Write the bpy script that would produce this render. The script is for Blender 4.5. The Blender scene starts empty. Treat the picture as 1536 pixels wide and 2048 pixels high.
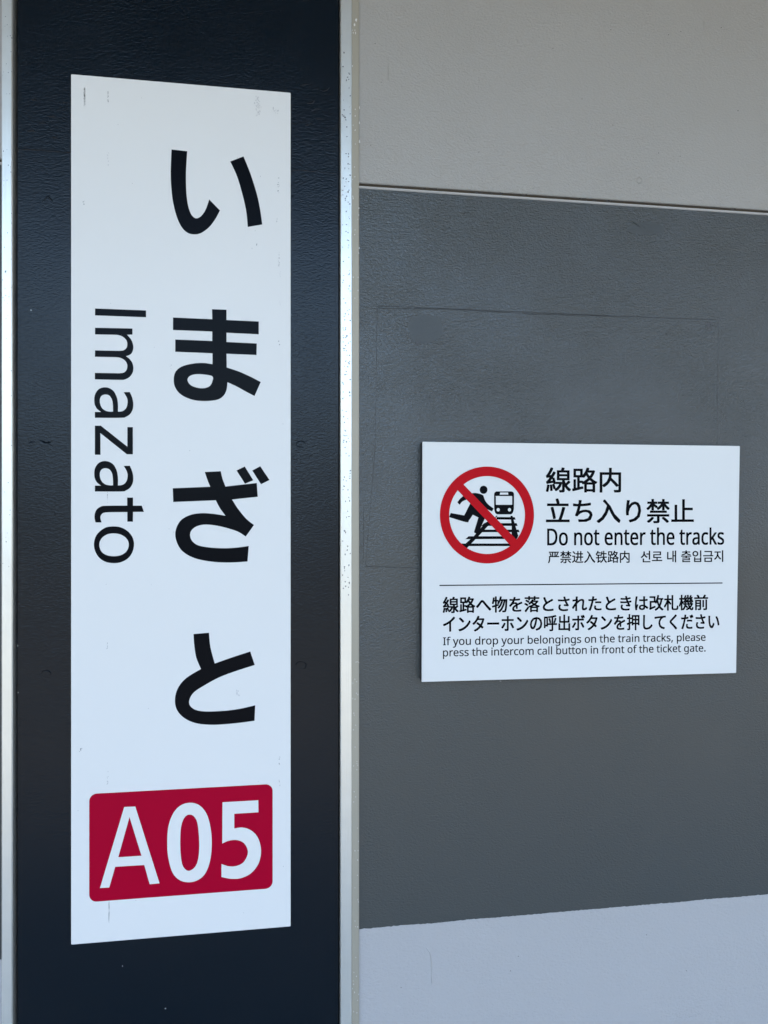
# Station wall with a station-name sign and a "do not enter the tracks" notice.
import bpy, bmesh, math, random
from mathutils import Vector, noise

sc = bpy.context.scene
COL = sc.collection
R = math.radians

# ------------------------------------------------------------------ camera
FPX = 1500.0                       # focal length in pixels of the 1536 x 2048 photograph
PSI = math.atan(FPX / 9730.0)      # the camera is turned a little to the right of the wall's normal
EYE = 1.60
cd = bpy.data.cameras.new("camera")
cam = bpy.data.objects.new("camera", cd)
COL.objects.link(cam)
cam.location = (0, 0, EYE)
cam.rotation_euler = (R(90), 0, -PSI)
cd.sensor_fit = 'VERTICAL'
cd.sensor_height = 36.0
cd.lens = 36.0 * FPX / 2048.0
cd.clip_start = 0.02
cd.clip_end = 3000
sc.camera = cam

# ------------------------------------------------------------------ sky, sun, exposure
SUN_EL, SUN_ROT = R(52), R(-25)
w = bpy.data.worlds.new("World")
sc.world = w
w.use_nodes = True
nt = w.node_tree
bg = nt.nodes["Background"]
sky = nt.nodes.new("ShaderNodeTexSky")
sky.sky_type = 'NISHITA'
sky.sun_disc = False
sky.sun_elevation = SUN_EL
sky.sun_rotation = SUN_ROT
sky.air_density = 1.0
sky.dust_density = 2.0
nt.links.new(sky.outputs[0], bg.inputs[0])
bg.inputs[1].default_value = 0.15
sl = bpy.data.lights.new("sun", 'SUN')
sl.energy = 4.5
sl.angle = R(0.5)
sl.color = (1.0, 0.95, 0.88)
so = bpy.data.objects.new("sun", sl)
COL.objects.link(so)
sd = Vector((math.sin(SUN_ROT) * math.cos(SUN_EL), math.cos(SUN_ROT) * math.cos(SUN_EL), math.sin(SUN_EL)))
so.rotation_euler = sd.to_track_quat('Z', 'Y').to_euler()
so.location = (0, 3, 8)
sc.view_settings.view_transform = 'Standard'
sc.view_settings.look = 'None'
sc.view_settings.gamma = 1
sc.view_settings.exposure = 2.9
sc.view_settings.use_curve_mapping = False

# ------------------------------------------------------------------ measured positions
CP, SP = math.cos(PSI), math.sin(PSI)
Y_SIGN = 0.905      # face of the station name sign
Y_NAVY = 0.908      # face of the navy pillar panel
Y_WALL = 0.905      # face of the grey wall
Y_NOTE = 0.891      # face of the notice
Y_RAIL = 0.900      # face of the aluminium rails


def P(u, v, y):
    """where the photographed point (u, v) lies on the vertical plane y"""
    a = (u - 768.0) / FPX
    b = (v - 1024.0) / FPX
    t = y / (CP - a * SP)
    return ((a * CP + SP) * t, EYE - b * t)


# ------------------------------------------------------------------ materials
def rgb(c):
    return (c[0], c[1], c[2], 1.0)


def paint(name, col, rough=0.4, bump=0.25, cell=420.0, dist=0.0006, vary=0.10, metallic=0.0,
          streak=None, spec=0.5, mask=None, mottle_scale=5.0, rough_vary=0.0, coat=0.0):
    """rolled paint: base colour with slow mottling, orange peel relief, optional brush streaks"""
    m = bpy.data.materials.new(name)
    m.use_nodes = True
    n, l = m.node_tree.nodes, m.node_tree.links
    b = n["Principled BSDF"]
    b.inputs["Roughness"].default_value = rough
    b.inputs["Metallic"].default_value = metallic
    b.inputs["Specular IOR Level"].default_value = spec
    if coat:
        b.inputs["Coat Weight"].default_value = coat
        b.inputs["Coat Roughness"].default_value = 0.25
    geo = n.new("ShaderNodeNewGeometry")
    mo = n.new("ShaderNodeTexNoise")
    mo.inputs["Scale"].default_value = mottle_scale
    mo.inputs["Detail"].default_value = 6
    mo.inputs["Roughness"].default_value = 0.6
    l.new(geo.outputs["Position"], mo.inputs["Vector"])
    mx = n.new("ShaderNodeMix")
    mx.data_type = 'RGBA'
    mx.inputs[6].default_value = rgb([c * (1 - vary) for c in col])
    mx.inputs[7].default_value = rgb([min(1, c * (1 + vary)) for c in col])
    l.new(mo.outputs[0], mx.inputs[0])
    l.new(mx.outputs[2], b.inputs["Base Color"])
    if rough_vary:
        mr = n.new("ShaderNodeMapRange")
        mr.inputs[1].default_value = 0.3
        mr.inputs[2].default_value = 0.7
        mr.inputs[3].default_value = rough - rough_vary
        mr.inputs[4].default_value = rough + rough_vary
        l.new(mo.outputs[0], mr.inputs[0])
        l.new(mr.outputs[0], b.inputs["Roughness"])
    if bump:
        no = n.new("ShaderNodeTexNoise")
        no.inputs["Scale"].default_value = cell
        no.inputs["Detail"].default_value = 2.5
        no.inputs["Roughness"].default_value = 0.55
        no.inputs["Distortion"].default_value = 0.6
        mp = n.new("ShaderNodeMapping")
        mp.inputs["Scale"].default_value = (0.75, 1.0, 1.15)
        l.new(geo.outputs["Position"], mp.inputs["Vector"])
        l.new(mp.outputs[0], no.inputs["Vector"])
        # the relief comes and goes over the surface, as rolled paint does
        big = n.new("ShaderNodeTexNoise")
        big.inputs["Scale"].default_value = 7.0
        big.inputs["Detail"].default_value = 3.0
        l.new(geo.outputs["Position"], big.inputs["Vector"])
        mm = n.new("ShaderNodeMapRange")
        mm.inputs[1].default_value = 0.35
        mm.inputs[2].default_value = 0.65
        mm.inputs[3].default_value = 0.55
        mm.inputs[4].default_value = 1.0
        l.new(big.outputs[0], mm.inputs[0])
        strength = mm.outputs[0]
        if mask:                          # (z low, z high, value low, value high)
            sp = n.new("ShaderNodeSeparateXYZ")
            l.new(geo.outputs["Position"], sp.inputs[0])
            mz = n.new("ShaderNodeMapRange")
            mz.interpolation_type = 'SMOOTHSTEP'
            for i, v_ in enumerate(mask):
                mz.inputs[i + 1].default_value = v_
            l.new(sp.outputs[2], mz.inputs[0])
            mu = n.new("ShaderNodeMath")
            mu.operation = 'MULTIPLY'
            l.new(strength, mu.inputs[0])
            l.new(mz.outputs[0], mu.inputs[1])
            strength = mu.outputs[0]
        ms = n.new("ShaderNodeMath")
        ms.operation = 'MULTIPLY'
        ms.inputs[1].default_value = bump
        l.new(strength, ms.inputs[0])
        bp = n.new("ShaderNodeBump")
        bp.inputs["Distance"].default_value = dist
        l.new(ms.outputs[0], bp.inputs["Strength"])
        l.new(no.outputs[0], bp.inputs["Height"])
        last = bp
        if streak:                        # (scale vector, strength, z low, z high)
            m2 = n.new("ShaderNodeMapping")
            m2.inputs["Scale"].default_value = streak[0]
            n2 = n.new("ShaderNodeTexNoise")
            n2.inputs["Scale"].default_value = 1.0
            n2.inputs["Detail"].default_value = 4.0
            l.new(geo.outputs["Position"], m2.inputs["Vector"])
            l.new(m2.outputs[0], n2.inputs["Vector"])
            b2 = n.new("ShaderNodeBump")
            b2.inputs["Distance"].default_value = 0.0006
            b2.inputs["Strength"].default_value = streak[1]
            if streak[2] is not None:
                sp2 = n.new("ShaderNodeSeparateXYZ")
                l.new(geo.outputs["Position"], sp2.inputs[0])
                z2 = n.new("ShaderNodeMapRange")
                z2.inputs[1].default_value = streak[2]
                z2.inputs[2].default_value = streak[3]
                z2.inputs[3].default_value = 0.0
                z2.inputs[4].default_value = streak[1]
                l.new(sp2.outputs[2], z2.inputs[0])
                l.new(z2.outputs[0], b2.inputs["Strength"])
            l.new(n2.outputs[0], b2.inputs["Height"])
            l.new(bp.outputs[0], b2.inputs["Normal"])
            last = b2
        l.new(last.outputs[0], b.inputs["Normal"])
    return m


M = {
    'navy': paint('navy_paint', (0.0001, 0.0042, 0.0088), 0.24, 0.5, 400, 0.0008, 0.08, spec=0.27, mask=(1.15, 2.1, 0.95, 1.0),
                  streak=((900, 900, 25), 0.25, None, None), rough_vary=0.03),
    'band': paint('dark_grey_paint', (0.0535, 0.0590, 0.0560), 0.20, 0.95, 420, 0.0014, spec=0.55, vary=0.05, mask=(1.2, 1.85, 0.50, 1.0),
                  streak=((14, 14, 500), 0.6, 1.88, 1.99), rough_vary=0.012),
    'wall': paint('shaded_grey_paint', (0.355, 0.335, 0.298), 0.32, 0.5, 380, 0.0026, 0.03,  # base colour darker and warmer, carrying part of the shade up here
                  streak=((10, 10, 450), 0.0, None, None)),
    'lower': paint('skylit_grey_paint', (0.425, 0.415, 0.405), 0.40, 0.45, 300, 0.0028, 0.03),  # same grey paint under more skylight; that light is put into the colour
    'white': paint('white_sign_face', (0.745, 0.738, 0.70), 0.42, 0.12, 500, 0.0003, 0.015, mottle_scale=9),
    'white2': paint('white_notice_face', (0.735, 0.735, 0.70), 0.40, 0.06, 500, 0.0003, 0.01, mottle_scale=9),
    'alu': paint('satin_aluminium', (0.76, 0.765, 0.71), 0.34, 0.25, 60, 0.0004, 0.08, metallic=0.8,
                 streak=((1500, 1500, 12), 0.5, None, None), mottle_scale=25),
    'bead': paint('painted_aluminium_bead', (0.39, 0.36, 0.285), 0.45, 0.2, 200, 0.0004, 0.06, metallic=0.25,
                  streak=((1500, 1500, 12), 0.4, None, None), mottle_scale=12),
    'ink': paint('black_print', (0.003, 0.004, 0.006), 0.25, 0.08, 500, 0.0002, 0.05, spec=0.05),
    'red': paint('crimson_print', (0.38, 0.0, 0.022), 0.42, 0.08, 500, 0.0002, 0.03, spec=0.06),
    'red2': paint('signal_red_print', (0.50, 0.006, 0.012), 0.42, 0.05, 500, 0.0002, 0.03, spec=0.06),
    'lip': paint('bare_panel_edge', (0.45, 0.43, 0.40), 0.5, 0.1),
    'joint': paint('brown_joint_sealant', (0.05, 0.036, 0.02), 0.8, 0.4, 300),
    'patch': paint('smooth_filler_patch', (0.047, 0.0515, 0.049), 0.42, 0.5, 300, 0.0008, 0.1, mottle_scale=60),
    'far_pale': paint('pale_unseen_building', (0.17, 0.165, 0.16), 0.9, 0.3, 10, 0.01, 0.2, mottle_scale=0.4),
    'line': paint('dirty_paint_line', (0.030, 0.031, 0.030), 0.5, 0.1),
    'dark': paint('dark_backing_board', (0.02, 0.02, 0.022), 0.6, 0.1),
    'grime': paint('grey_scuff', (0.20, 0.20, 0.195), 0.7, 0.1),
    'grime_dark': paint('dark_scuff', (0.07, 0.07, 0.075), 0.7, 0.1),
    'grime_light': paint('faint_scuff', (0.55, 0.545, 0.53), 0.6, 0.1),
    'chip': paint('bare_metal_chip', (0.75, 0.73, 0.68), 0.4, 0.1, metallic=0.2),
    'concrete': paint('grey_concrete', (0.32, 0.325, 0.30), 0.8, 0.3, 60, 0.002, 0.15),
    'ballast': paint('brown_ballast', (0.10, 0.092, 0.078), 0.9, 0.5, 15, 0.03, 0.3),
    'soffit': paint('canopy_soffit', (0.33, 0.27, 0.215), 0.8, 0.1, 20, 0.002, 0.1),
    'far': paint('far_building_render', (0.055, 0.055, 0.05), 0.9, 0.3, 10, 0.01, 0.3, mottle_scale=0.4),
}


# ------------------------------------------------------------------ object helpers
def thing(name, label, cat, loc, group=None):
    o = bpy.data.objects.new(name, None)
    COL.objects.link(o)
    o.location = loc
    o.empty_display_size = 0.05
    o["label"] = label
    o["category"] = cat
    if group:
        o["group"] = group
    return o


def origin(o):
    v = Vector((0, 0, 0))
    while o is not None:
        v += o.location
        o = o.parent
    return v


def link(name, me, mat, parent=None, label=None, kind=None):
    """world-space mesh -> an object (child of parent)"""
    me.name = name
    if parent is not None:
        off = origin(parent)
        me.transform(__import__('mathutils').Matrix.Translation(-off))
    me.materials.clear()
    me.materials.append(M[mat])
    o = bpy.data.objects.new(name, me)
    COL.objects.link(o)
    o.parent = parent
    if label:
        o["label"] = label
    if kind:
        o["kind"] = kind
    return o


def from_bm(bm):
    me = bpy.data.meshes.new("m")
    bm.normal_update()
    bm.to_mesh(me)
    bm.free()
    return me


def box(x0, x1, y0, y1, z0, z1, bevel=0.0, seg=2):
    bm = bmesh.new()
    r = bmesh.ops.create_cube(bm, size=1)
    for v in r['verts']:
        v.co = Vector(((x0 + x1) / 2 + v.co.x * (x1 - x0), (y0 + y1) / 2 + v.co.y * (y1 - y0),
                       (z0 + z1) / 2 + v.co.z * (z1 - z0)))
    if bevel:
        bmesh.ops.bevel(bm, geom=bm.edges[:], offset=bevel, segments=seg, affect='EDGES')
    return from_bm(bm)


def profile(pts, z0, z1):
    """vertical extrusion of an (x, y) outline"""
    bm = bmesh.new()
    a = [bm.verts.new((x, y, z0)) for x, y in pts]
    b = [bm.verts.new((x, y, z1)) for x, y in pts]
    k = len(pts)
    for i in range(k):
        bm.faces.new((a[i], a[(i + 1) % k], b[(i + 1) % k], b[i]))
    bm.faces.new(a[::-1])
    bm.faces.new(b)
    bmesh.ops.recalc_face_normals(bm, faces=bm.faces[:])
    return from_bm(bm)


def smooth(pts, n=6):
    """closed outline; points (x, y, 1) are corners, the rest are joined by Catmull-Rom curves"""
    k = len(pts)
    out = []
    for i in range(k):
        p1, p2 = pts[i], pts[(i + 1) % k]
        c1, c2 = len(p1) > 2, len(p2) > 2
        out.append((p1[0], p1[1]))
        if c1 and c2:
            continue
        p0 = pts[i - 1] if not c1 else p1
        p3 = pts[(i + 2) % k] if not c2 else p2
        for j in range(1, n):
            t = j / n
            q = []
            for d in (0, 1):
                q.append(0.5 * (2 * p1[d] + (p2[d] - p0[d]) * t + (2 * p0[d] - 5 * p1[d] + 4 * p2[d] - p3[d]) * t * t
                                + (3 * p1[d] - p0[d] - 3 * p2[d] + p3[d]) * t ** 3))
            out.append((q[0], q[1]))
    return out


def parse(s):
    """'c10,20 30,40 ...' -> points; a leading c marks a corner"""
    out = []
    for t in s.split():
        c = t[0] == 'c'
        x, y = (t[1:] if c else t).split(',')
        out.append((float(x), float(y), 1) if c else (float(x), float(y)))
    return out


def filled(loops, y, offset=0.0, depth=0.00006):
    """flat print: closed (x, z) loops (holes allowed) as a thin film standing on plane y, facing the camera"""
    cu = bpy.data.curves.new("c", 'CURVE')
    cu.dimensions = '2D'
    cu.fill_mode = 'BOTH'
    cu.offset = offset
    cu.extrude = depth
    S = 100.0
    cu.offset *= S
    cu.extrude *= S
    cx, cz = loops[0][0]
    for lp in loops:
        s = cu.splines.new('POLY')
        s.points.add(len(lp) - 1)
        for i, (px, pz) in enumerate(lp):
            s.points[i].co = ((px - cx) * S, (pz - cz) * S, 0, 1)
        s.use_cyclic_u = True
    o = bpy.data.objects.new("c", cu)
    COL.objects.link(o)
    dg = bpy.context.evaluated_depsgraph_get()
    me = bpy.data.meshes.new_from_object(o.evaluated_get(dg))
    bpy.data.objects.remove(o)
    bpy.data.curves.remove(cu)
    for v in me.vertices:
        v.co = Vector((cx + v.co.x / S, y - v.co.z / S, cz + v.co.y / S))
    return me


def traced(outlines, y, ox, oy, sx, sy=None, offset=0.0, plane=None):
    """outlines drawn on an enlarged view whose origin is (ox, oy) and scale sx -> film on plane y"""
    sy = sy or sx
    loops = []
    for s in outlines:
        pts = smooth(parse(s)) if isinstance(s, str) else s
        loops.append([P(ox + a / sx, oy + b / sy, plane or y) for a, b in pts])
    return filled(loops, y, offset)


def affine(me_pts, src, bl, br, tl):
    """src = (x0, y0, x1, y1) -> the parallelogram bl, br, tl in (x, z)"""
    x0, y0, x1, y1 = src
    out = []
    for px, py in me_pts:
        s, t = (px - x0) / (x1 - x0), (py - y0) / (y1 - y0)
        out.append((bl[0] + s * (br[0] - bl[0]) + t * (tl[0] - bl[0]),
                    bl[1] + s * (br[1] - bl[1]) + t * (tl[1] - bl[1])))
    return out


def latin_line(text, y, pbl, pbr, ptl, offset):
    """humanist sans text; pbl / pbr: baseline ends, ptl: cap height over pbl (photograph points)"""
    loops, x = [], 0
    for ch in text:
        adv, data = LATIN[ch]
        for lp in data.split('/') if data else []:
            loops.append([(x + float(a), float(b)) for a, b in (q.split(',') for q in lp.split())])
        x += adv
    xs = [p[0] for lp in loops for p in lp]
    src = (min(xs), 0, max(xs), LATIN_CAP)
    A, B, T = P(*pbl, y), P(*pbr, y), P(*ptl, y)
    return heavier(filled([affine(lp, src, A, B, T) for lp in loops], y - 0.0001), offset)


def heavier(me, d):
    """thicken thin print by d on every side: four slightly shifted copies in one mesh"""
    if not d:
        return me
    bm = bmesh.new()
    for i, (sx, sz) in enumerate(((-d, -d * 0.8), (d, -d * 0.8), (d, d * 0.8), (-d, d * 0.8), (0, 0))):
        k0 = len(bm.verts)
        bm.from_mesh(me)
        bm.verts.ensure_lookup_table()
        for v in bm.verts[k0:]:
            v.co += Vector((sx, -0.000013 * i, sz))
    return from_bm(bm)


def cjk_line(text, y, pbl, pbr, ptl, weight, spacing=1.0):
    """east asian text from Blender's own font; the three points are the corners of its inked box"""
    cu = bpy.data.curves.new("t", 'FONT')
    cu.body = text
    cu.size = 1.0
    cu.offset = 0.0
    cu.resolution_u = 3
    cu.space_character = spacing
    o = bpy.data.objects.new("t", cu)
    COL.objects.link(o)
    bpy.context.view_layer.update()
    dg = bpy.context.evaluated_depsgraph_get()
    me = bpy.data.meshes.new_from_object(o.evaluated_get(dg))
    bpy.data.objects.remove(o)
    bpy.data.curves.remove(cu)
    xs = [v.co.x for v in me.vertices]
    ys = [v.co.y for v in me.vertices]
    src = (min(xs), min(ys), max(xs), max(ys))
    q = affine([(v.co.x, v.co.y) for v in me.vertices], src, P(*pbl, y), P(*pbr, y), P(*ptl, y))
    for v, p in zip(me.vertices, q):
        v.co = Vector((p[0], y - 0.00016, p[1]))
    return heavier(me, weight * 0.0295)


def ellipse(cx, cy, rx, ry, n=72, a0=0.0, a1=360.0):
    full = abs(a1 - a0) >= 360
    k = n if full else n + 1
    return [(cx + rx * math.cos(R(a0 + (a1 - a0) * i / n)), cy + ry * math.sin(R(a0 + (a1 - a0) * i / n))) for i in range(k)]


def ridge(lines, y, width, height, jitter=0.0, seed=1):
    """low paint ridges along photographed polylines on plane y (width, height in metres)"""
    rnd = random.Random(seed)
    bm = bmesh.new()
    for ln in lines:
        pts = []
        for (a, b) in zip(ln[:-1], ln[1:]):
            n = max(1, int(math.dist(a, b) / 6))
            for i in range(n):
                t = i / n
                pts.append((a[0] + (b[0] - a[0]) * t, a[1] + (b[1] - a[1]) * t))
        pts.append(ln[-1])
        W = [P(u + rnd.uniform(-jitter, jitter), v + rnd.uniform(-jitter, jitter), y) for u, v in pts]
        rows = []
        for i, (x, z) in enumerate(W):
            p, q = W[max(0, i - 1)], W[min(len(W) - 1, i + 1)]
            d = Vector((q[0] - p[0], q[1] - p[1]))
            d = d.normalized() if d.length > 0 else Vector((1, 0))
            nx, nz = -d.y, d.x
            k = rnd.uniform(0.5, 1.2) * (0.35 if i in (0, len(W) - 1) else 1)
            hw, h = width / 2 * k, height * k
            rows.append((bm.verts.new((x - nx * hw, y + 0.0001, z - nz * hw)), bm.verts.new((x, y - h, z)),
                         bm.verts.new((x + nx * hw, y + 0.0001, z + nz * hw))))
        for r0, r1 in zip(rows[:-1], rows[1:]):
            bm.faces.new((r0[0], r1[0], r1[1], r0[1]))
            bm.faces.new((r0[1], r1[1], r1[2], r0[2]))
    bmesh.ops.recalc_face_normals(bm, faces=bm.faces[:])
    for f in bm.faces:
        f.normal_update()
        if f.normal.y > 0:
            f.normal_flip()
    return from_bm(bm)


def specks(items, y, seed=1):
    """irregular little flat marks; items = (u, v, half width px, half height px)"""
    rnd = random.Random(seed)
    bm = bmesh.new()
    for u, v, ru, rv in items:
        n = rnd.choice((5, 6, 7))
        a0 = rnd.random() * 6
        vs = []
        for i in range(n):
            a = a0 + i * 2 * math.pi / n
            k = rnd.uniform(0.55, 1.1)
            x, z = P(u + ru * k * math.cos(a), v + rv * k * math.sin(a), y)
            vs.append(bm.verts.new((x, y, z)))
        f = bm.faces.new(vs)
        f.normal_update()
        if f.normal.y > 0:
            f.normal_flip()
    return from_bm(bm)

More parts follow.
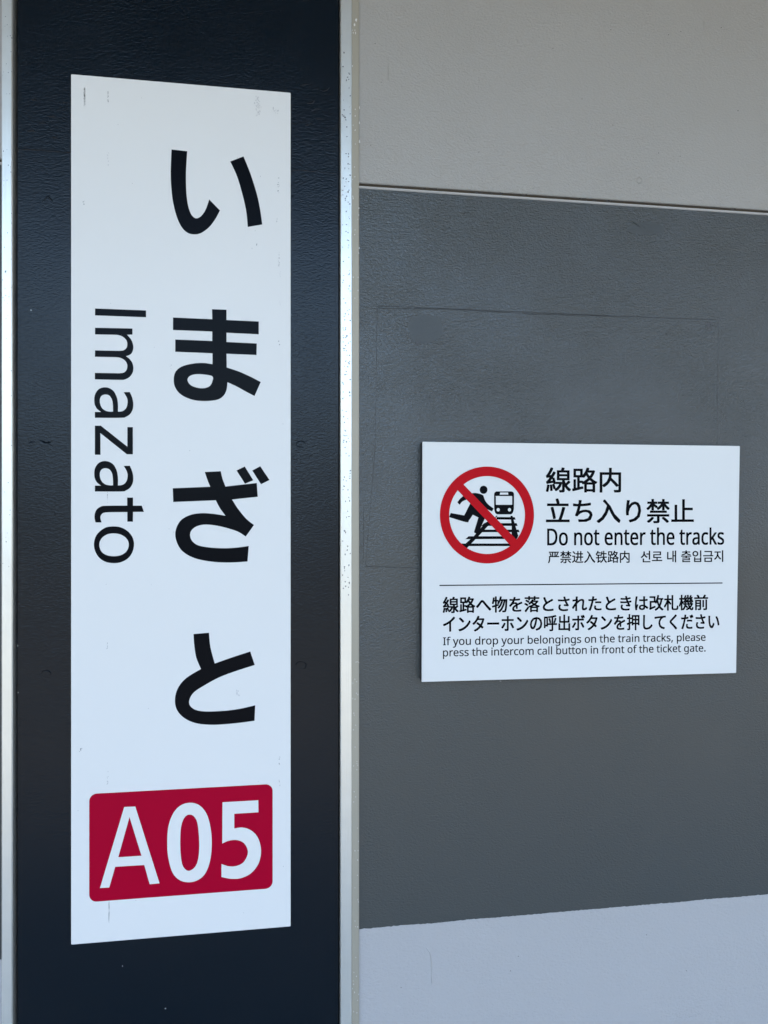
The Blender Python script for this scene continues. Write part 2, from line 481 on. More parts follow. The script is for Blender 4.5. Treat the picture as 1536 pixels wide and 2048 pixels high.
LATIN_CAP = 573
LATIN = {
    ',': (215, '154,84 149,65 143,45 136,23 128,1 120,-20 111,-42 102,-63 94,-84 85,-103 33,-103 38,-83 43,-61 49,-38 53,-15 58,8 63,31 67,53 70,74 73,93 148,93'),
    '.': (215, '58,43 59,61 64,75 72,85 82,92 94,96 107,97 120,96 132,92 142,85 151,75 156,61 157,43 156,26 151,12 142,2 132,-6 120,-10 107,-11 94,-10 82,-6 72,2 64,12 59,26'),
    'D': (585, '536,292 533,231 521,177 501,131 474,91 439,58 399,33 351,15 297,4 237,0 78,0 78,573 254,573 309,569 359,558 404,540 443,516 476,484 502,446 521,401 533,350/460,289 457,337 449,379 435,415 416,444 391,469 361,487 327,500 287,508 244,511 150,511 150,62 228,62 299,68 357,87 402,119 434,164 454,220'),
    'I': (272, '239,0 32,0 32,42 99,57 99,515 32,531 32,573 239,573 239,531 172,515 172,57 239,42'),
    'a': (450, '231,437 279,433 318,422 347,403 368,375 381,338 385,293 385,0 334,0 320,61 317,61 304,46 292,33 279,22 265,13 250,5 234,-1 216,-5 195,-7 172,-8 148,-7 124,-2 103,6 84,16 68,30 55,48 45,68 39,92 37,119 43,159 59,192 87,219 127,238 179,251 243,257 316,259 316,285 313,317 306,342 293,359 275,371 253,378 227,380 205,379 183,376 163,370 143,363 124,355 106,347 84,400 104,410 126,419 151,426 177,432 204,436/252,208 204,203 167,195 141,182 124,165 113,144 110,119 112,97 120,79 132,66 148,56 167,51 188,49 223,52 253,62 279,79 299,103 311,134 315,172 315,210'),
    'b': (493, '139,461 139,443 138,426 138,410 137,396 136,383 135,373 139,373 153,390 169,405 189,419 213,429 240,435 272,437 322,431 365,412 401,381 428,338 444,283 449,215 447,168 439,127 427,91 410,61 390,36 365,17 337,3 306,-5 272,-8 240,-6 213,0 189,10 169,24 153,38 139,55 133,55 119,0 68,0 68,609 139,609/260,379 231,377 207,371 188,361 172,348 159,330 150,308 144,282 140,252 139,217 139,214 142,165 150,125 165,93 187,69 219,55 261,51 297,55 325,69 348,93 363,126 373,166 376,216 373,265 363,306 348,338 325,360 296,374'),
    'c': (385, '241,-8 204,-5 170,2 139,15 112,34 88,58 69,87 55,123 47,165 44,213 47,262 56,305 71,342 90,372 114,396 142,415 174,428 208,435 245,438 267,437 288,435 309,431 328,426 344,421 358,415 337,356 323,361 308,365 292,370 275,373 259,375 244,376 217,374 193,368 172,358 155,343 141,325 131,303 123,277 119,247 117,213 119,181 123,152 131,126 141,104 155,86 172,71 191,61 214,55 240,53 262,54 283,56 302,60 319,65 336,71 351,78 351,15 336,8 320,3 304,-2 285,-5 264,-7'),
    'd': (493, '221,-8 171,-2 128,17 92,48 65,91 49,146 44,214 49,282 66,338 93,381 128,413 171,432 221,438 243,437 262,434 280,429 296,423 310,416 323,407 335,397 345,386 354,374 359,374 359,383 358,393 356,405 355,418 355,429 354,438 354,609 425,609 425,0 368,0 358,58 354,58 345,46 335,35 323,24 310,15 296,7 279,1 262,-4 242,-7/232,51 273,55 305,67 328,88 343,117 352,154 355,200 355,213 352,263 343,304 329,336 306,360 274,375 231,379 196,374 168,359 146,334 130,300 120,260 117,213 120,165 130,125 146,93 168,69 197,55'),
    'e': (452, '234,438 269,435 301,427 329,414 354,396 374,373 390,346 402,315 409,281 411,244 411,201 117,201 122,157 134,119 154,90 181,69 215,56 254,52 280,53 305,56 327,60 348,66 370,73 392,82 392,20 370,11 349,4 327,-1 304,-5 279,-7 251,-8 212,-5 176,3 143,17 114,36 90,61 70,91 56,126 47,167 44,212 47,257 55,297 68,333 86,364 108,390 134,411 164,426 198,435/233,380 202,377 175,366 154,348 137,323 125,293 119,257 338,257 336,281 333,302 326,322 318,338 306,353 292,364 276,373 256,378'),
    'f': (276, '266,375 158,375 158,0 87,0 87,375 12,375 12,408 87,432 87,457 89,492 95,522 104,547 116,568 132,585 152,597 174,606 199,612 227,613 244,613 259,612 274,609 287,606 300,603 310,599 292,544 283,546 273,549 262,552 251,554 239,555 228,556 206,553 189,545 175,532 166,513 160,489 158,458 158,430 266,430'),
    'g': (493, '221,438 248,436 273,431 297,422 319,409 338,393 355,373 359,373 369,430 425,430 425,-7 423,-46 416,-80 404,-109 388,-135 367,-155 341,-172 310,-183 274,-190 233,-192 202,-192 174,-189 147,-186 122,-180 99,-174 78,-165 78,-100 99,-110 123,-118 149,-125 177,-130 206,-133 237,-134 271,-130 300,-119 324,-101 341,-77 352,-48 355,-13 355,4 355,11 356,21 356,32 357,43 357,51 358,57 354,57 338,37 320,21 299,8 275,-1 250,-6 221,-8 170,-2 126,18 91,51 65,95 49,149 44,214 49,278 65,332 91,377 126,411 169,431/230,379 207,376 187,370 169,359 153,344 140,326 130,303 123,277 119,247 117,213 120,165 130,124 146,92 169,68 197,54 232,50 253,51 271,53 288,58 303,65 315,74 326,85 336,98 343,113 349,131 353,151 355,173 356,197 356,214 355,251 350,282 343,309 332,331 319,348 302,362 281,371 257,377'),
    'h': (496, '139,431 139,420 138,410 138,399 137,389 136,379 135,370 140,370 149,385 161,397 174,407 188,416 204,424 221,429 238,434 255,436 273,437 306,435 335,430 360,421 382,408 399,391 413,370 423,344 429,314 431,280 431,0 361,0 361,275 358,307 351,333 338,353 319,367 295,376 265,379 235,377 210,370 189,360 173,347 160,329 150,308 144,283 140,254 139,222 139,0 68,0 68,609 139,609'),
    'i': (207, '139,430 139,0 68,0 68,430/104,591 115,590 124,586 133,580 140,572 144,560 145,546 144,532 140,521 133,512 124,506 115,502 104,501 93,502 83,506 75,512 68,521 64,532 63,546 64,560 68,572 75,580 83,586 93,590'),
    'k': (428, '138,291 138,282 137,270 137,257 136,244 135,232 135,221 138,221 142,226 146,232 152,240 159,248 165,256 172,264 178,272 184,279 189,285 326,430 409,430 235,246 421,0 336,0 187,200 138,158 138,0 68,0 68,609 138,609'),
    'l': (207, '139,0 68,0 68,609 139,609'),
    'm': (750, '540,438 584,434 621,421 649,401 669,371 681,330 685,280 685,0 615,0 615,277 613,308 606,333 594,353 577,367 555,376 528,379 490,374 460,362 438,342 423,315 414,280 411,237 411,0 342,0 342,277 341,298 337,317 332,333 325,347 315,359 303,367 289,374 272,377 253,379 227,377 204,370 185,360 170,347 158,329 150,308 144,283 140,255 139,223 139,0 68,0 68,430 125,430 136,371 140,371 149,385 160,398 173,409 186,418 201,425 217,431 233,435 249,437 266,438 298,436 325,430 349,420 369,406 386,388 398,366 402,366 418,388 438,406 461,420 486,430 512,436'),
    'n': (496, '275,438 322,434 361,421 391,401 413,371 426,330 431,280 431,0 361,0 361,275 358,307 351,333 338,353 319,367 295,376 265,379 222,374 189,361 166,338 151,308 142,269 139,223 139,0 68,0 68,430 125,430 136,371 140,371 150,385 162,398 175,409 190,418 206,425 222,431 239,435 257,437'),
    'o': (485, '442,216 440,181 436,150 428,121 417,95 404,71 388,51 369,33 348,18 324,7 299,-1 271,-6 241,-8 214,-6 188,-1 163,7 140,18 119,33 100,51 84,71 70,95 59,121 51,150 46,181 44,216 47,261 55,301 68,336 87,367 110,392 137,412 169,426 204,435 244,438 281,435 316,426 347,412 374,392 398,367 417,336 431,301 439,261/117,216 119,184 123,154 130,128 141,105 155,86 172,71 192,59 216,53 243,51 270,53 294,59 314,71 331,86 345,105 356,128 363,154 367,184 369,216 367,248 363,277 355,303 345,325 331,344 314,359 294,370 270,376 242,379 202,374 171,359 147,335 130,303 120,263'),
    'p': (493, '273,438 322,432 365,413 401,383 428,339 444,284 449,216 447,170 439,129 427,93 410,62 390,37 365,17 337,3 306,-5 272,-8 251,-7 231,-4 213,1 197,7 182,15 170,24 158,33 148,44 139,55 134,55 135,45 136,33 137,20 138,7 139,-5 139,-16 139,-192 68,-192 68,430 126,430 136,371 139,371 148,383 158,394 170,405 182,414 197,422 213,429 231,434 251,437/260,379 233,377 210,371 190,362 174,349 161,333 152,313 145,289 141,261 139,229 139,216 140,182 144,152 150,126 159,103 172,85 188,70 208,59 233,53 261,51 286,53 308,60 326,72 341,88 354,108 364,131 371,157 375,186 376,217 373,262 363,302 348,334 325,359 296,374'),
    'r': (331, '269,438 277,438 286,437 295,437 304,436 312,435 319,433 310,368 303,370 296,371 287,372 279,373 271,374 264,374 248,373 232,369 217,363 202,355 189,346 176,334 166,321 156,305 149,289 143,270 140,251 139,229 139,0 68,0 68,430 126,430 134,351 137,351 147,367 158,381 170,395 183,407 198,418 214,426 231,433 249,437'),
    's': (384, '348,119 346,92 339,69 327,49 311,32 292,18 268,6 241,-2 210,-6 176,-8 148,-7 122,-5 99,-1 78,5 59,11 42,19 42,83 60,75 81,67 104,60 128,54 153,50 178,49 211,51 236,57 256,66 269,79 277,94 280,112 279,123 276,132 271,141 264,150 253,158 239,167 222,176 200,185 174,196 148,206 124,217 103,228 84,239 69,252 57,266 48,283 43,302 41,324 46,358 61,386 85,408 118,425 157,435 202,438 228,437 252,434 275,430 298,424 319,417 339,409 315,353 297,360 278,366 258,372 238,377 218,379 197,380 171,379 149,374 131,366 118,356 111,343 108,328 109,317 113,307 119,298 127,290 139,282 154,274 172,266 193,256 219,246 245,236 268,226 289,215 306,203 321,191 333,176 341,159 346,140'),
    't': (289, '212,50 222,50 233,51 245,53 255,54 264,56 272,59 272,5 263,1 253,-2 240,-4 226,-6 213,-8 200,-8 178,-7 157,-3 138,4 120,13 104,27 91,44 82,66 76,93 74,125 74,375 13,375 13,409 75,437 103,528 144,528 144,430 269,430 269,375 144,375 144,127 146,103 153,83 163,69 177,58 193,52'),
    'u': (496, '427,430 427,0 370,0 359,57 356,57 346,43 334,31 321,20 306,11 290,4 273,-1 256,-5 238,-7 220,-8 187,-6 159,-1 134,8 112,21 95,38 81,59 71,85 65,114 63,148 63,430 135,430 135,153 137,122 145,96 158,76 176,62 200,53 230,51 260,53 285,59 306,69 323,82 336,100 345,121 352,146 356,175 357,206 357,430'),
    'y': (409, '1,430 76,430 169,185 174,171 179,157 184,144 188,130 193,117 196,105 200,92 203,80 205,68 209,68 212,83 217,100 224,121 231,142 238,164 245,186 333,430 409,430 224,-59 213,-85 201,-108 188,-130 173,-148 157,-164 138,-176 117,-185 94,-191 67,-192 55,-192 44,-192 34,-190 25,-189 16,-188 9,-186 9,-130 15,-131 22,-132 30,-133 38,-134 47,-135 56,-135 72,-134 86,-131 99,-126 110,-118 121,-110 130,-99 138,-87 145,-73 152,-59 174,-2'),
    ' ': (209, ''),
}

# ------------------------------------------------------------------ unseen surroundings (behind the camera)
TOP, BOT = 2.87, 0.0
link('platform_floor', box(-30, 30, -2.4, 3.0, -0.15, 0.0), 'concrete', kind='structure')
link('ground', box(-400, 400, -400, 400, -1.4, -1.15), 'ballast', kind='structure')
link('unseen_canopy', box(-30, 30, -1.5, 3.0, TOP, TOP + 0.12), 'soffit', kind='structure')  # unseen platform canopy, edge and height set to shade the upper wall
link('unseen_building', box(-60, 60, -18.6, -18, -1.15, 3.0), 'far', kind='structure')

link('unseen_building', box(2.2, 8.4, -18.0, -17.2, -1.15, 5.2), 'far', kind='structure')  # unseen buildings from here on, added to vary the sky reflection in the paint
link('unseen_building', box(9.2, 30, -22.0, -19.0, -1.15, 7.4), 'far_pale', kind='structure')  # added pale block, for a brighter reflection towards the right
link('unseen_building', box(-30, -9, -26.0, -22.0, -1.15, 6.0), 'far', kind='structure')

# ------------------------------------------------------------------ grey wall right of the pillar
XL = P(719, 1024, Y_WALL)[0]            # where the wall meets the rail trim
g_top = P(722, 365.6, Y_WALL)[1]        # joint under the upper panel
g_mid = P(722, 372.4, Y_WALL)[1]
g_low = P(722, 377.0, Y_WALL)[1]
b_low = P(722, 1858, Y_WALL)[1]         # lower edge of the dark painted band
XR = 3.2
wall = thing('wall', 'painted wall right of the pillar, pale above and below, dark grey band behind the notice', 'wall', (XL, Y_WALL, 0))
link('upper_panel', box(XL - 0.004, XR, Y_WALL, Y_WALL + 0.05, g_top, TOP, 0.0007), 'wall', wall, 'light grey panel above the joint, warm shade in its colour')
link('joint', box(XL - 0.002, XR, Y_WALL + 0.0035, Y_WALL + 0.05, g_mid + 0.0003, g_top - 0.0003), 'joint', wall, 'brown recessed joint')
link('panel_edge', box(XL - 0.002, XR, Y_WALL - 0.0012, Y_WALL + 0.02, g_low, g_mid, 0.0006), 'lip', wall, 'pale bare edge under the joint')
link('lower_panel', box(XL - 0.004, XR, Y_WALL + 0.0006, Y_WALL + 0.05, BOT, g_low - 0.0003), 'lower', wall, 'light grey lower panel, cool skylight in its colour')
# the dark band is a thick coat over the panel, with a slightly uneven masked lower edge
bm = bmesh.new()
n = 1100
prev = None
for i in range(n + 1):
    x = XL - 0.003 + (XR - XL) * i / n
    zb = b_low + 0.0009 * (noise.noise((x * 22, 0, 3)) ) + 0.0007 * noise.noise((x * 240, 1, 3)) + 0.0004 * noise.noise((x * 900, 2, 3))
    row = (bm.verts.new((x, Y_WALL, g_low - 0.0003)), bm.verts.new((x, Y_WALL, zb)), bm.verts.new((x, Y_WALL + 0.0007, zb - 0.0002)))
    if prev:
        bm.faces.new((prev[0], prev[1], row[1], row[0]))
        bm.faces.new((prev[1], prev[2], row[2], row[1]))
    prev = row
for f in bm.faces:
    f.normal_update()
    if f.normal.y > 0:
        f.normal_flip()
link('paint_band', from_bm(bm), 'band', wall, 'dark grey painted band')
# traces of an older, larger sign and of filled holes
link('paint_ridge', ridge([[(753, 612), (820, 614), (1000, 622), (1200, 631), (1437, 640)],
                           [(753, 617), (900, 618), (1060, 628), (1240, 633)]], Y_WALL, 0.0011, 0.00030, 0.4, 3), 'line', wall)
link('paint_ridge', ridge([[(754, 613), (753, 700), (752, 800), (750, 900), (731, 1133), (838, 1136)],
                           [(1437, 640), (1436, 740), (1434, 889)], [(1361, 768), (1356, 809)],
                           [(727, 1010), (727, 1120)]], Y_WALL, 0.0009, 0.00024, 0.3, 4), 'line', wall)
link('filled_hole', ridge([ellipse(1278, 361, 5, 6, 12) + [(1283, 361)]], Y_WALL, 0.0012, 0.0008, 0.5, 5), 'wall', wall)
link('filled_hole', ridge([ellipse(934, 431, 7, 7, 9, 160, 380)], Y_WALL, 0.0013, 0.0008, 0.6, 6), 'band', wall)
link('paint_scar', ridge([[(1258, 440), (1270, 447), (1282, 455)], [(1282, 449), (1290, 457)]], Y_WALL, 0.0020, 0.001, 1.0, 7), 'band', wall)
link('paint_run', ridge([[(852, 1893), (860, 1905), (863, 1925), (864, 1970)]], Y_WALL + 0.0006, 0.0018, 0.0009, 0.3, 8), 'lower', wall)
link('paint_run', ridge([[(776, 120), (777, 165)], [(1407, 40), (1409, 62)]], Y_WALL, 0.0014, 0.0008, 0.4, 9), 'wall', wall)
link('paint_scar', ridge([[(936, 1762), (946, 1776)], [(776, 1245), (779, 1320)]], Y_WALL, 0.0012, 0.00025, 0.5, 10), 'band', wall)
link('scuff', specks([(1417, 650, 4, 6), (1423, 646, 4, 3), (1418, 659, 4, 3), (1424, 656, 2, 5), (1413, 646, 2, 2), (1427, 650, 1.5, 2)], Y_WALL - 0.0002, 11),
     'grime_dark', wall, 'small dark scuff near the corner of the old outline')
link('scuff', specks([(835, 686, 4, 2.5), (839, 683, 2, 1.5), (832, 690, 1.5, 3)], Y_WALL - 0.0002, 12), 'grime_dark', wall)
fp = []
for i in range(40):
    t = i * 2 * math.pi / 40
    k_ = 1 + 0.22 * noise.noise((math.cos(t) * 2, math.sin(t) * 2, 5)) + 0.08 * noise.noise((math.cos(t) * 7, math.sin(t) * 7, 9))
    fp.append(P(851 + 36 * k_ * math.cos(t), 657 + 29 * k_ * math.sin(t), Y_WALL))
link('filler_patch', filled([fp[::-1]], Y_WALL - 0.00008), 'patch', wall)
link('filler_patch', filled([[P(1292 + (u - 851) * 1.05, 457 + (v - 657) * 0.42, Y_WALL) for u, v in
                              [(851 + 36 * (1 + 0.25 * noise.noise((math.cos(i / 5) * 3, math.sin(i / 5) * 3, 8))) * math.cos(i / 5),
                                657 + 29 * math.sin(i / 5)) for i in range(31)]]], Y_WALL - 0.00008), 'patch', wall)
rnd = random.Random(5)
link('speck', specks([(rnd.uniform(740, 1520), rnd.uniform(20, 330), 1.2, 1.2) for _ in range(14)], Y_WALL - 0.0002, 14), 'grime_dark', wall, kind='stuff')
link('speck', specks([(rnd.uniform(740, 1520), rnd.uniform(420, 860), 1.3, 1.1) for _ in range(10)]
                     + [(rnd.uniform(800, 1500), rnd.uniform(1860, 2030), 1.2, 1.1) for _ in range(5)], Y_WALL - 0.0002, 15), 'grime_dark', wall, kind='stuff')
# dirt along the joint
link('joint_grime', specks([(u, 365 + (u - 722) * 0.0695 + rnd.uniform(1, 6), rnd.uniform(1.5, 4), 1.0)
                            for u in [rnd.uniform(950, 1230) for _ in range(26)] + [rnd.uniform(730, 1530) for _ in range(14)]],
                           Y_WALL - 0.0002, 16), 'grime_dark', wall, kind='stuff')

# ------------------------------------------------------------------ wall left of the pillar
XO = P(3.5, 1024, Y_RAIL)[0]
lw = thing('wall', 'narrow strip of brownish grey wall at the left edge, outside the left rail', 'wall', (XO, Y_WALL, 0))
link('upper_panel', box(-XR, XO - 0.0005, Y_WALL, Y_WALL + 0.05, g_top, TOP, 0.0007), 'wall', lw)
link('joint', box(-XR, XO, Y_WALL + 0.0035, Y_WALL + 0.05, g_mid + 0.0003, g_top - 0.0003), 'joint', lw)
link('panel_edge', box(-XR, XO, Y_WALL - 0.0012, Y_WALL + 0.02, g_low, g_mid, 0.0006), 'lip', lw)
link('lower_panel', box(-XR, XO, Y_WALL + 0.0006, Y_WALL + 0.05, BOT, b_low), 'lower', lw)
link('paint_band', box(-XR, XO, Y_WALL, Y_WALL + 0.05, b_low + 0.0003, g_low - 0.0003), 'band', lw)

# ------------------------------------------------------------------ navy pillar panel
xa, xb = P(27, 1024, Y_RAIL)[0], P(681, 1024, Y_RAIL)[0]
pil = thing('pillar_panel', 'glossy navy blue painted pillar panel between two aluminium rails', 'panel', ((xa + xb) / 2, Y_NAVY, 0))
seam_z = P(40, 298, Y_NAVY)[1]
link('upper_sheet', box(xa + 0.0018, xb - 0.0018, Y_NAVY, Y_NAVY + 0.04, seam_z + 0.0001, TOP, 0.0003), 'navy', pil)
link('lower_sheet', box(xa + 0.0018, xb - 0.0018, Y_NAVY, Y_NAVY + 0.04, BOT, seam_z - 0.0001, 0.0003), 'navy', pil)
link('backing', box(xa - 0.003, xb + 0.003, Y_NAVY + 0.012, Y_NAVY + 0.045, BOT, TOP - 0.001), 'dark', pil)
link('seam_filler', ridge([[(36, 298), (90, 301), (150, 306)], [(575, 339), (620, 342), (676, 347)]], Y_NAVY, 0.0018, 0.0003, 0.9, 21), 'navy', pil)
link('dent', ridge([[(84, 404), (96, 393), (107, 405)], [(96, 393), (100, 402)]], Y_NAVY, 0.0022, 0.0006, 0.6, 22), 'navy', pil)
link('dent', ridge([[(592, 434), (600, 438), (608, 437)], [(598, 444), (606, 445)]], Y_NAVY, 0.0018, 0.0006, 0.6, 23), 'navy', pil)
link('dent', ridge([[(55, 888), (62, 883), (72, 884)], [(78, 880), (92, 885), (103, 889)], [(84, 886), (104, 884)]], Y_NAVY, 0.0018, 0.0006, 0.8, 24), 'navy', pil)
link('dent', ridge([ellipse(602, 888, 9, 6, 12, 60, 380), [(606, 886), (614, 882)]], Y_NAVY, 0.0018, 0.0006, 0.5, 25), 'navy', pil)
link('dent', ridge([ellipse(602, 1331, 10, 8, 12, 180, 420)], Y_NAVY, 0.0012, 0.0008, 0.5, 26), 'navy', pil)
link('dent', ridge([ellipse(92, 1347, 9, 6, 12, 170, 400)], Y_NAVY, 0.0012, 0.0008, 0.5, 27), 'navy', pil)
link('crease', ridge([[(u0, v0), (u0 + rnd.uniform(8, 16), v0 + rnd.uniform(-5, 5)), (u0 + rnd.uniform(18, 26), v0 + rnd.uniform(-6, 6))]
                      for u0, v0 in [(60, 200), (92, 232), (110, 222), (52, 262), (612, 205), (628, 236), (608, 252), (622, 222), (74, 250), (100, 275),
                                     (600, 170), (640, 180), (118, 208)]],
                     Y_NAVY, 0.0022, 0.00045, 1.2, 28), 'navy', pil, kind='stuff')
link('speck', specks([(35, 1291, 1.4, 1.4), (331, 2017, 1.3, 1.2), (245, 1932, 1.0, 1.0), (62, 620, 1, 1), (36, 1385, 1, 1)], Y_NAVY - 0.0002, 29), 'chip', pil, kind='stuff')

# ------------------------------------------------------------------ aluminium rails
rr = thing('rail', 'bright aluminium rail with dark pits, between navy panel and grey wall', 'rail', (P(692, 1024, Y_RAIL)[0], Y_RAIL, 0), 'aluminium rails either side of the pillar')
x0, x1 = P(682.5, 1024, Y_RAIL)[0], P(703, 1024, Y_RAIL)[0]
link('face', profile([(x0 - 0.0010, Y_NAVY + 0.006), (x0 - 0.0010, Y_RAIL + 0.0012), (x0 - 0.0002, Y_RAIL + 0.0002), (x0 + 0.0004, Y_RAIL), (x1, Y_RAIL),
                      (x1 + 0.0002, Y_RAIL + 0.0003), (x1 + 0.0002, Y_NAVY + 0.02), (x0, Y_NAVY + 0.02)], BOT, TOP), 'alu', rr)
x2 = P(718.3, 1024, Y_WALL - 0.002)[0]
link('side_bead', profile([(x1 + 0.0004, Y_RAIL + 0.0004), (x1 + 0.0009, Y_RAIL + 0.0002), (x2 - 0.0008, Y_RAIL + 0.0026), (x2, Y_RAIL + 0.0034),
                           (x2 + 0.0003, Y_WALL + 0.02), (x1 + 0.0004, Y_WALL + 0.02)], BOT, TOP), 'bead', rr, 'beige painted strip beside the rail face')
rl = thing('rail', 'aluminium rail running up the left edge of the navy panel, partly cut off', 'rail', (P(15, 1024, Y_RAIL)[0], Y_RAIL, 0), 'aluminium rails either side of the pillar')
y0_, y1_ = P(3.0, 1024, Y_RAIL)[0], P(22.8, 1024, Y_RAIL)[0]
link('face', profile([(y0_, Y_NAVY + 0.02), (y0_, Y_RAIL + 0.0006), (y0_ + 0.0006, Y_RAIL), (y1_ - 0.0003, Y_RAIL), (y1_ + 0.0003, Y_RAIL + 0.0004),
                      (y1_ + 0.0012, Y_RAIL + 0.0018), (y1_ + 0.0014, Y_NAVY + 0.02)], BOT, TOP), 'alu', rl)
rnd = random.Random(77)
pits = [(rnd.uniform(685, 701), 90 + 1100 * rnd.random() ** 0.85, rnd.uniform(0.9, 2.1), rnd.uniform(1.0, 2.4)) for _ in range(120)]
link('pit', specks(pits, Y_RAIL - 0.0001, 31), 'grime', rr, kind='stuff')
link('pit', specks([(rnd.uniform(685, 701), rnd.uniform(300, 1150), rnd.uniform(1.0, 1.7), rnd.uniform(1.1, 2.0)) for _ in range(50)], Y_RAIL - 0.00015, 32), 'grime_dark', rr, kind='stuff')
link('chip', specks([(rnd.uniform(685, 702), rnd.uniform(1150, 2040), rnd.uniform(0.6, 1.2), rnd.uniform(0.7, 1.5)) for _ in range(60)], Y_RAIL - 0.0001, 33), 'chip', rr, kind='stuff')
link('chip', specks([(712, 40, 2.5, 4), (709, 50, 2, 4), (711, 66, 1.2, 4), (705, 132, 1, 3), (719, 215, 1, 4), (719, 246, 1, 3.5), (719, 283, 1.3, 4)]
                    + [(rnd.choice((717, 718, 710, 706)) + rnd.uniform(-1, 1), rnd.uniform(60, 600), 0.9, rnd.uniform(1, 2.4)) for _ in range(26)]
                    + [(rnd.uniform(705, 718), rnd.uniform(1300, 2040), 0.8, rnd.uniform(1, 1.9)) for _ in range(48)], Y_RAIL + 0.0001, 34), 'chip', rr, kind='stuff')
link('burr', ridge([[(700, 1997), (701.5, 2015), (703, 2030)]], Y_RAIL, 0.0010, 0.0006, 0.1, 35), 'chip', rr)
link('pit', specks([(rnd.uniform(5, 24), rnd.uniform(30, 1150), rnd.uniform(0.6, 1.4), rnd.uniform(0.7, 1.5)) for _ in range(55)]
                   + [(24, 76, 2.4, 1.5), (11, 33, 1.6, 1.2), (11, 543, 2.5, 2.5)], Y_RAIL - 0.0001, 36), 'grime', rl, kind='stuff')
link('chip', specks([(rnd.uniform(5, 24), rnd.uniform(1100, 1900), rnd.uniform(0.6, 1.2), rnd.uniform(0.7, 1.4)) for _ in range(36)], Y_RAIL - 0.0001, 37), 'chip', rl, kind='stuff')

# ------------------------------------------------------------------ station name sign (250 x 1000 mm)
sx0, sz1 = P(142, 148, Y_SIGN)
sx1, sz0 = P(581.3, 1853, Y_SIGN)
st = thing('station_sign', 'tall white station name sign with large black kana and a red A05 badge', 'sign', ((sx0 + sx1) / 2, Y_SIGN, sz0))
link('sign_board', box(sx0, sx1, Y_SIGN, Y_NAVY - 0.0002, sz0, sz1, 0.0005), 'white', st)
KANA = [
    (('c686,598 c749,605 744,690 745,760 750,810 758,842 768,862 782,873 797,870 812,856 825,833 c837,798 c880,842 862,875 840,905 815,926 793,936 770,937 750,931 730,913 712,880 698,835 688,780 683,700',), 0),
    (('c921,646 c974,626 1000,690 1025,768 1040,835 c1049,898 c991,908 984,840 965,760 946,700',), 0),
    (('c848,117 c906,119 c906,160 c1035,166 c1035,217 c906,211 c906,248 c1027,254 c1026,300 c906,295 c907,350 955,366 1000,386 c1043,408 c1018,464 985,447 945,425 c910,409 906,440 893,464 868,479 820,484 770,479 725,459 701,430 695,397 703,366 730,345 775,334 815,332 c850,337 c850,293 c701,287 c701,238 c849,244 c849,206 c692,200 c692,150 c849,157',
      '850,386 848,410 838,425 820,432 795,432 765,422 750,402 758,385 782,377 815,378'), 560),
    (('c819,768 c883,765 890,795 c902,826 c1027,812 c1031,867 c928,878 952,915 985,955 c1016,980 c983,1026 950,1006 900,990 850,980 810,979 778,990 761,1012 766,1040 792,1061 840,1070 900,1073 950,1070 c995,1064 c990,1126 920,1130 850,1127 780,1113 730,1085 706,1045 702,1005 720,965 755,942 800,933 850,935 c902,943 880,913 c863,881 c693,888 c691,833 c841,827 830,800',), 560),
    (('c774,236 c836,231 842,290 c859,354 930,329 c1001,306 c1019,360 950,382 880,408 820,440 775,470 757,502 762,525 787,541 830,546 900,543 960,535 c1021,521 c1018,583 950,592 860,599 790,594 740,574 708,540 700,497 712,452 745,412 c804,376 785,330 777,280',), 1150),
]
DAKUTEN = ('c946,762 c979,746 c1013,801 c980,815', 'c1009,762 c1041,745 c1078,800 c1044,817')
ya = Y_SIGN - 0.0001
# い ま ざ と
link('character', filled([[P(a / 2, b / 2, Y_SIGN) for a, b in smooth(parse(KANA[0][0][0]))],
                          [P(a / 2, b / 2, Y_SIGN) for a, b in smooth(parse(KANA[1][0][0]))]], ya), 'ink', st)
link('character', traced(KANA[2][0], ya, 0, 560, 2), 'ink', st)
link('character', traced(list(KANA[3][0]) + list(DAKUTEN), ya, 0, 560, 2), 'ink', st)
link('character', traced(KANA[4][0], ya, 0, 1150, 2), 'ink', st)
SA = ('c640,1348 c728,1347 760,1420 778,1500 773,1590 735,1665 670,1709 600,1723 c218,1723 c218,1637 c308,1637 250,1592 217,1530 209,1450 223,1375 272,1306 350,1278 430,1290 497,1340 540,1430 555,1530 c555,1634 622,1625 672,1585 694,1520 690,1440',
      '375,1382 430,1400 465,1450 480,1520 c484,1632 435,1633 370,1618 315,1570 291,1500 293,1440 322,1396')
A2 = [" ".join((('c' if t[0] == 'c' else '') + "%g,%g" % (float(t.lstrip('c').split(',')[0]), float(t.lstrip('c').split(',')[1]) + 1078)) for t in s.split()) for s in SA]
LET = [
    ('c220,124 c966,153 c966,252 c220,225',),
    ('c220,406 c767,417 c767,505 c688,508 742,570 773,640 779,710 757,775 718,806 c672,822 722,860 762,915 780,985 770,1060 725,1125 655,1162 580,1168 c218,1161 c219,1066 c580,1072 640,1062 680,1025 693,970 680,915 640,870 580,843 c520,836 c218,830 c220,737 c580,744 640,735 680,700 692,650 680,590 630,540 565,514 c500,508 c220,503',),
    SA,
    ('c218,1838 c305,1838 c693,2146 c693,1859 c773,1859 c773,2256 c685,2256 c297,1946 c300,2264 c218,2264',),
    tuple(A2),
]
for o_ in LET:
    link('letter', traced(o_, ya, 160, 600, 7.313), 'ink', st)
link('letter', traced(('c690,988 c775,988 c775,1106 c903,1106 c935,1198 c775,1198 c775,1341 c692,1341 c692,1200 c430,1202 350,1210 312,1238 298,1285 c316,1352 c228,1352 214,1290 217,1225 245,1162 300,1122 380,1108 c690,1106',),
                      ya, 160, 860, 7.313), 'ink', st)
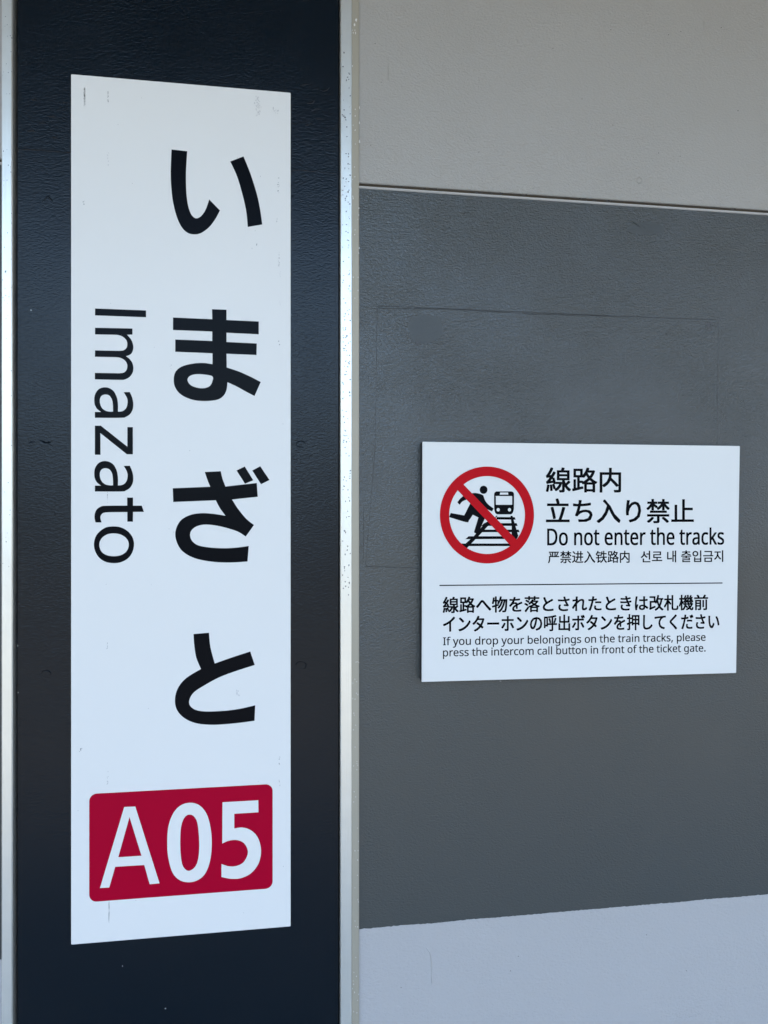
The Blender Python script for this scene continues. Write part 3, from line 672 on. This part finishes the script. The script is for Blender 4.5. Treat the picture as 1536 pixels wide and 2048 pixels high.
link('letter', traced(('490,1410 600,1425 700,1482 768,1570 790,1675 765,1790 700,1878 600,1933 490,1947 380,1930 285,1872 225,1780 204,1672 228,1562 290,1482 380,1425',
                       '490,1512 592,1528 668,1575 709,1640 709,1715 670,1785 592,1832 490,1846 390,1830 320,1785 286,1715 287,1640 325,1575 395,1528'),
                      ya, 160, 860, 7.313), 'ink', st)
bp_ = [P(a / 2, 1150 + b / 2, Y_SIGN) for a, b in ((357, 877), (1090.5, 834.5), (1090.5, 1252), (357, 1309.5))]
bx0, bx1 = (bp_[0][0] + bp_[3][0]) / 2, (bp_[1][0] + bp_[2][0]) / 2
bz1, bz0 = (bp_[0][1] + bp_[1][1]) / 2, (bp_[2][1] + bp_[3][1]) / 2
rc = 0.0085
lp = []
for cx, cz, a in ((bx1 - rc, bz1 - rc, 0), (bx0 + rc, bz1 - rc, 90), (bx0 + rc, bz0 + rc, 180), (bx1 - rc, bz0 + rc, 270)):
    lp += [(cx + rc * math.cos(R(a + 90 * i / 8)), cz + rc * math.sin(R(a + 90 * i / 8))) for i in range(9)]
badge = link('badge', filled([lp], ya), 'red', st, 'crimson rounded badge reading A05')
yb = Y_SIGN - 0.0003
link('letter', traced(('c497,928 c541,926 c638,1233 c599,1237 c577,1160 c461,1167 c437,1250 c400,1252', 'c518,968 c566,1123 c473,1129'), yb, 0, 1150, 2), 'white', badge)
link('digit', traced(('760,911 797,921 826,955 842,1010 847,1072 841,1140 822,1192 792,1220 755,1229 718,1220 690,1190 674,1135 669,1080 673,1010 692,955 722,922',
                      '759,958 779,969 791,1000 797,1070 794,1128 782,1165 758,1183 738,1174 726,1145 721,1080 724,1010 738,970'), yb, 0, 1150, 2), 'white', badge)
link('digit', traced(('c890,909 c1033,901 c1034,949 c937,955 c937,1014 970,1010 1005,1022 1032,1052 1044,1100 1035,1152 1005,1192 965,1212 925,1215 c886,1208 c886,1156 915,1165 945,1164 973,1150 990,1120 989,1094 973,1070 945,1060 915,1063 c889,1074',),
                      yb, 0, 1150, 2), 'white', badge)
rnd = random.Random(3)


def dots(u, v0, v1, n, r, wob=1.0):
    return [(u + rnd.uniform(-wob, wob), rnd.uniform(v0, v1), r * rnd.uniform(0.5, 1.2), r * rnd.uniform(0.7, 2.0)) for _ in range(n)]


ys = Y_SIGN - 0.00015
link('scuff', specks(dots(216, 183, 204, 20, 0.8, 0.5) + dots(168, 178, 200, 9, 0.6, 0.8) + dots(215, 985, 1006, 14, 0.6, 0.6) + dots(214.5, 1281, 1298, 10, 0.6, 0.8)
                     + dots(559, 1514, 1530, 6, 0.8) + dots(559, 1558, 1572, 5, 0.8) + dots(558, 504, 536, 14, 0.7) + dots(557, 350, 388, 9, 0.9, 1.5)
                     + dots(167, 400, 416, 5, 0.9, 1.5) + dots(554, 434, 446, 4, 0.8) + dots(513, 484, 494, 3, 0.8) + dots(558, 680, 690, 4, 0.9, 2)
                     + dots(215, 1540, 1574, 10, 0.7, 1.3) + dots(161, 1496, 1504, 5, 1.0, 3), ys, 41), 'grime', st, kind='stuff')
link('scuff', ridge([[(218, 1802), (218, 1846)]], ys + 0.0001, 0.0010, 0.00004, 0.2, 42), 'grime_dark', st)
link('scuff', specks([(rnd.gauss(516, 3), rnd.uniform(193, 233), rnd.uniform(0.6, 1.4), rnd.uniform(0.9, 2.6)) for _ in range(42)]
                     + dots(169, 176, 212, 46, 1.1, 1.2) + dots(216, 305, 342, 9, 0.9, 1.5) + dots(551, 215, 228, 10, 1.3, 7)
                     + dots(475, 1380, 1391, 6, 1.6, 4) + dots(342, 730, 740, 5, 0.9, 2) + dots(560, 540, 610, 9, 0.7), ys, 43), 'grime_light', st, kind='stuff')
link('speck', specks([(rnd.uniform(150, 575), rnd.uniform(160, 1840), 0.7, 0.7) for _ in range(26)], ys, 44), 'grime', st, kind='stuff')

# ------------------------------------------------------------------ notice (A3 board on a dark backing)
N = Y_NOTE
c4 = [P(845, 883.5, N), P(1480, 892, N), P(1472.5, 1346, N), P(843.5, 1364, N)]
nt_ = thing('notice_sign', 'white do not enter the tracks notice with red prohibition ring on dark wall', 'sign',
            ((c4[2][0] + c4[3][0]) / 2, N, (c4[2][1] + c4[3][1]) / 2))


def slab(corners, ya_, yb_, inset=0.0, bevel=0.0):
    bm = bmesh.new()
    cx = sum(c[0] for c in corners) / 4
    cz = sum(c[1] for c in corners) / 4
    q = [(c[0] - math.copysign(inset, c[0] - cx), c[1] - math.copysign(inset, c[1] - cz)) for c in corners]
    a = [bm.verts.new((x, ya_, z)) for x, z in q]
    b = [bm.verts.new((x, yb_, z)) for x, z in q]
    bm.faces.new(a)
    bm.faces.new(b[::-1])
    for i in range(4):
        bm.faces.new((a[i], b[i], b[(i + 1) % 4], a[(i + 1) % 4]))
    bmesh.ops.recalc_face_normals(bm, faces=bm.faces[:])
    if bevel:
        bmesh.ops.bevel(bm, geom=bm.edges[:], offset=bevel, segments=2, affect='EDGES')
    return from_bm(bm)


link('notice_board', slab(c4, N, N + 0.0016, 0, 0.0004), 'white2', nt_)
link('backing', slab(c4, N + 0.0017, Y_WALL, 0.0003), 'dark', nt_, 'dark backing board')
U = lambda u, v: (u, v)
link('text_line', cjk_line('線路内', N, (1092.4, 984.4), (1241.3, 984.6), (1092.4, 935.3), 0.019), 'ink', nt_)
link('text_line', cjk_line('立ち入り禁止', N, (1092.6, 1046.0), (1386.8, 1045.8), (1092.6, 997.4), 0.019), 'ink', nt_)
link('text_line', latin_line('Do not enter the tracks', N, (1094.8, 1090.4), (1447.6, 1088.8), (1094.8, 1057.6), 0.00036), 'ink', nt_)
link('text_line', cjk_line('严禁进入铁路内', N, (1096.2, 1126.4), (1258.8, 1125.4), (1096.2, 1102.2), 0.0075), 'ink', nt_)
link('text_line', cjk_line('선로 내 출입금지', N, (1281.6, 1125.0), (1446.0, 1123.6), (1281.6, 1101.6), 0.0075), 'ink', nt_)
link('text_line', cjk_line('線路へ物を落とされたときは改札機前', N, (886.1, 1226.0), (1415.4, 1219.8), (886.1, 1194.0), 0.015), 'ink', nt_)
link('text_line', cjk_line('インターホンの呼出ボタンを押してください', N, (886.6, 1264.6), (1438.0, 1258.0), (886.6, 1231.8), 0.015), 'ink', nt_)
link('text_line', latin_line('If you drop your belongings on the train tracks, please', N, (886.1, 1290.4), (1410.9, 1281.4), (886.1, 1274.9), 0.00011), 'ink', nt_)
link('text_line', latin_line('press the intercom call button in front of the ticket gate.', N, (886.1, 1312.8), (1410.9, 1303.0), (886.1, 1297.3), 0.00011), 'ink', nt_)
link('divider_line', filled([[P(878.9, 1171.9, N), P(1444.9, 1167.0, N), P(1444.9, 1164.9, N), P(878.9, 1169.7, N)]], N - 0.0001), 'ink', nt_)

# pictogram, drawn on a 6.4 x enlargement with its corner at (860, 910)
k = (860, 910, 6.4)
y1p, y2p, y3p = N - 0.0001, N - 0.0002, N - 0.0004
fig = link('running_figure', traced(('c350,605 385,560 c430,523 c530,491 580,486 640,497 c682,517 705,580 745,632 c815,685 c795,722 730,692 690,655 c655,612 c630,720 c702,812 c640,950 c600,1010 c562,990 c620,800 c548,765 500,835 465,860 c245,795 c265,742 c438,773 c515,622 c500,572 c468,570 415,595 c378,637',), y2p, *k), 'ink', nt_)
link('head', traced((ellipse(686, 445, 50, 52, 32),), y2p, *k), 'ink', fig)
link('train_symbol', traced(('c820,505 828,480 c850,466 c1045,466 1067,478 c1076,505 c1074,690 1062,735 c1040,760 c858,760 834,738 c822,690',
                             'c898,480 c1000,480 c1002,507 c893,507', '848,525 c1048,525 c1052,530 c1052,632 c1048,637 c848,637 c843,632 c843,530',
                             ellipse(873, 701, 21, 22, 20), ellipse(1017, 701, 21, 22, 20)), y1p, *k), 'ink', nt_)
trk = link('track_symbol', traced(('c835,795 c845,778 c868,776 c740,910 c620,1040 c474,1190 c420,1165 c560,1040 c645,940 c700,872',), y1p, *k), 'ink', nt_)
link('track_rail', traced(('c1030,778 c1056,778 c1100,930 c1130,1035 c1105,1084 c1045,1025 c1046,900',), y1p - 0.00001, *k), 'ink', trk)
for i, s in enumerate(('c853,793 c1085,796 c1097,828 c850,826', 'c694,872 c1108,872 c1122,908 c655,908', 'c655,955 c1134,955 c1147,988 c640,988',
                       'c494,1040 c960,1040 c990,1075 c452,1078', 'c400,1133 c1035,1133 c1035,1166 c430,1166')):
    link('sleeper', traced((s,), y1p - 0.00003 - 0.00001 * i, *k), 'ink', trk)
IC = (730.5, 768.5, 485.5, 498.5)


def arc_between(p, q):
    a = math.degrees(math.atan2((p[1] - IC[1]) / IC[3], (p[0] - IC[0]) / IC[2]))
    b = math.degrees(math.atan2((q[1] - IC[1]) / IC[3], (q[0] - IC[0]) / IC[2]))
    while b < a:
        b += 360
    return ellipse(*IC, n=48, a0=a, a1=b)


link('prohibition_ring', traced((ellipse(729, 768, 602, 620, 120), arc_between((430, 378), (1105, 1082)), arc_between((1030, 1156), (355, 452))), y3p, *k), 'red2', nt_,
     'red ring with diagonal bar')
link('speck', specks([(1001, 1362, 3, 0.8)], N - 0.0002, 51), 'grime', nt_)
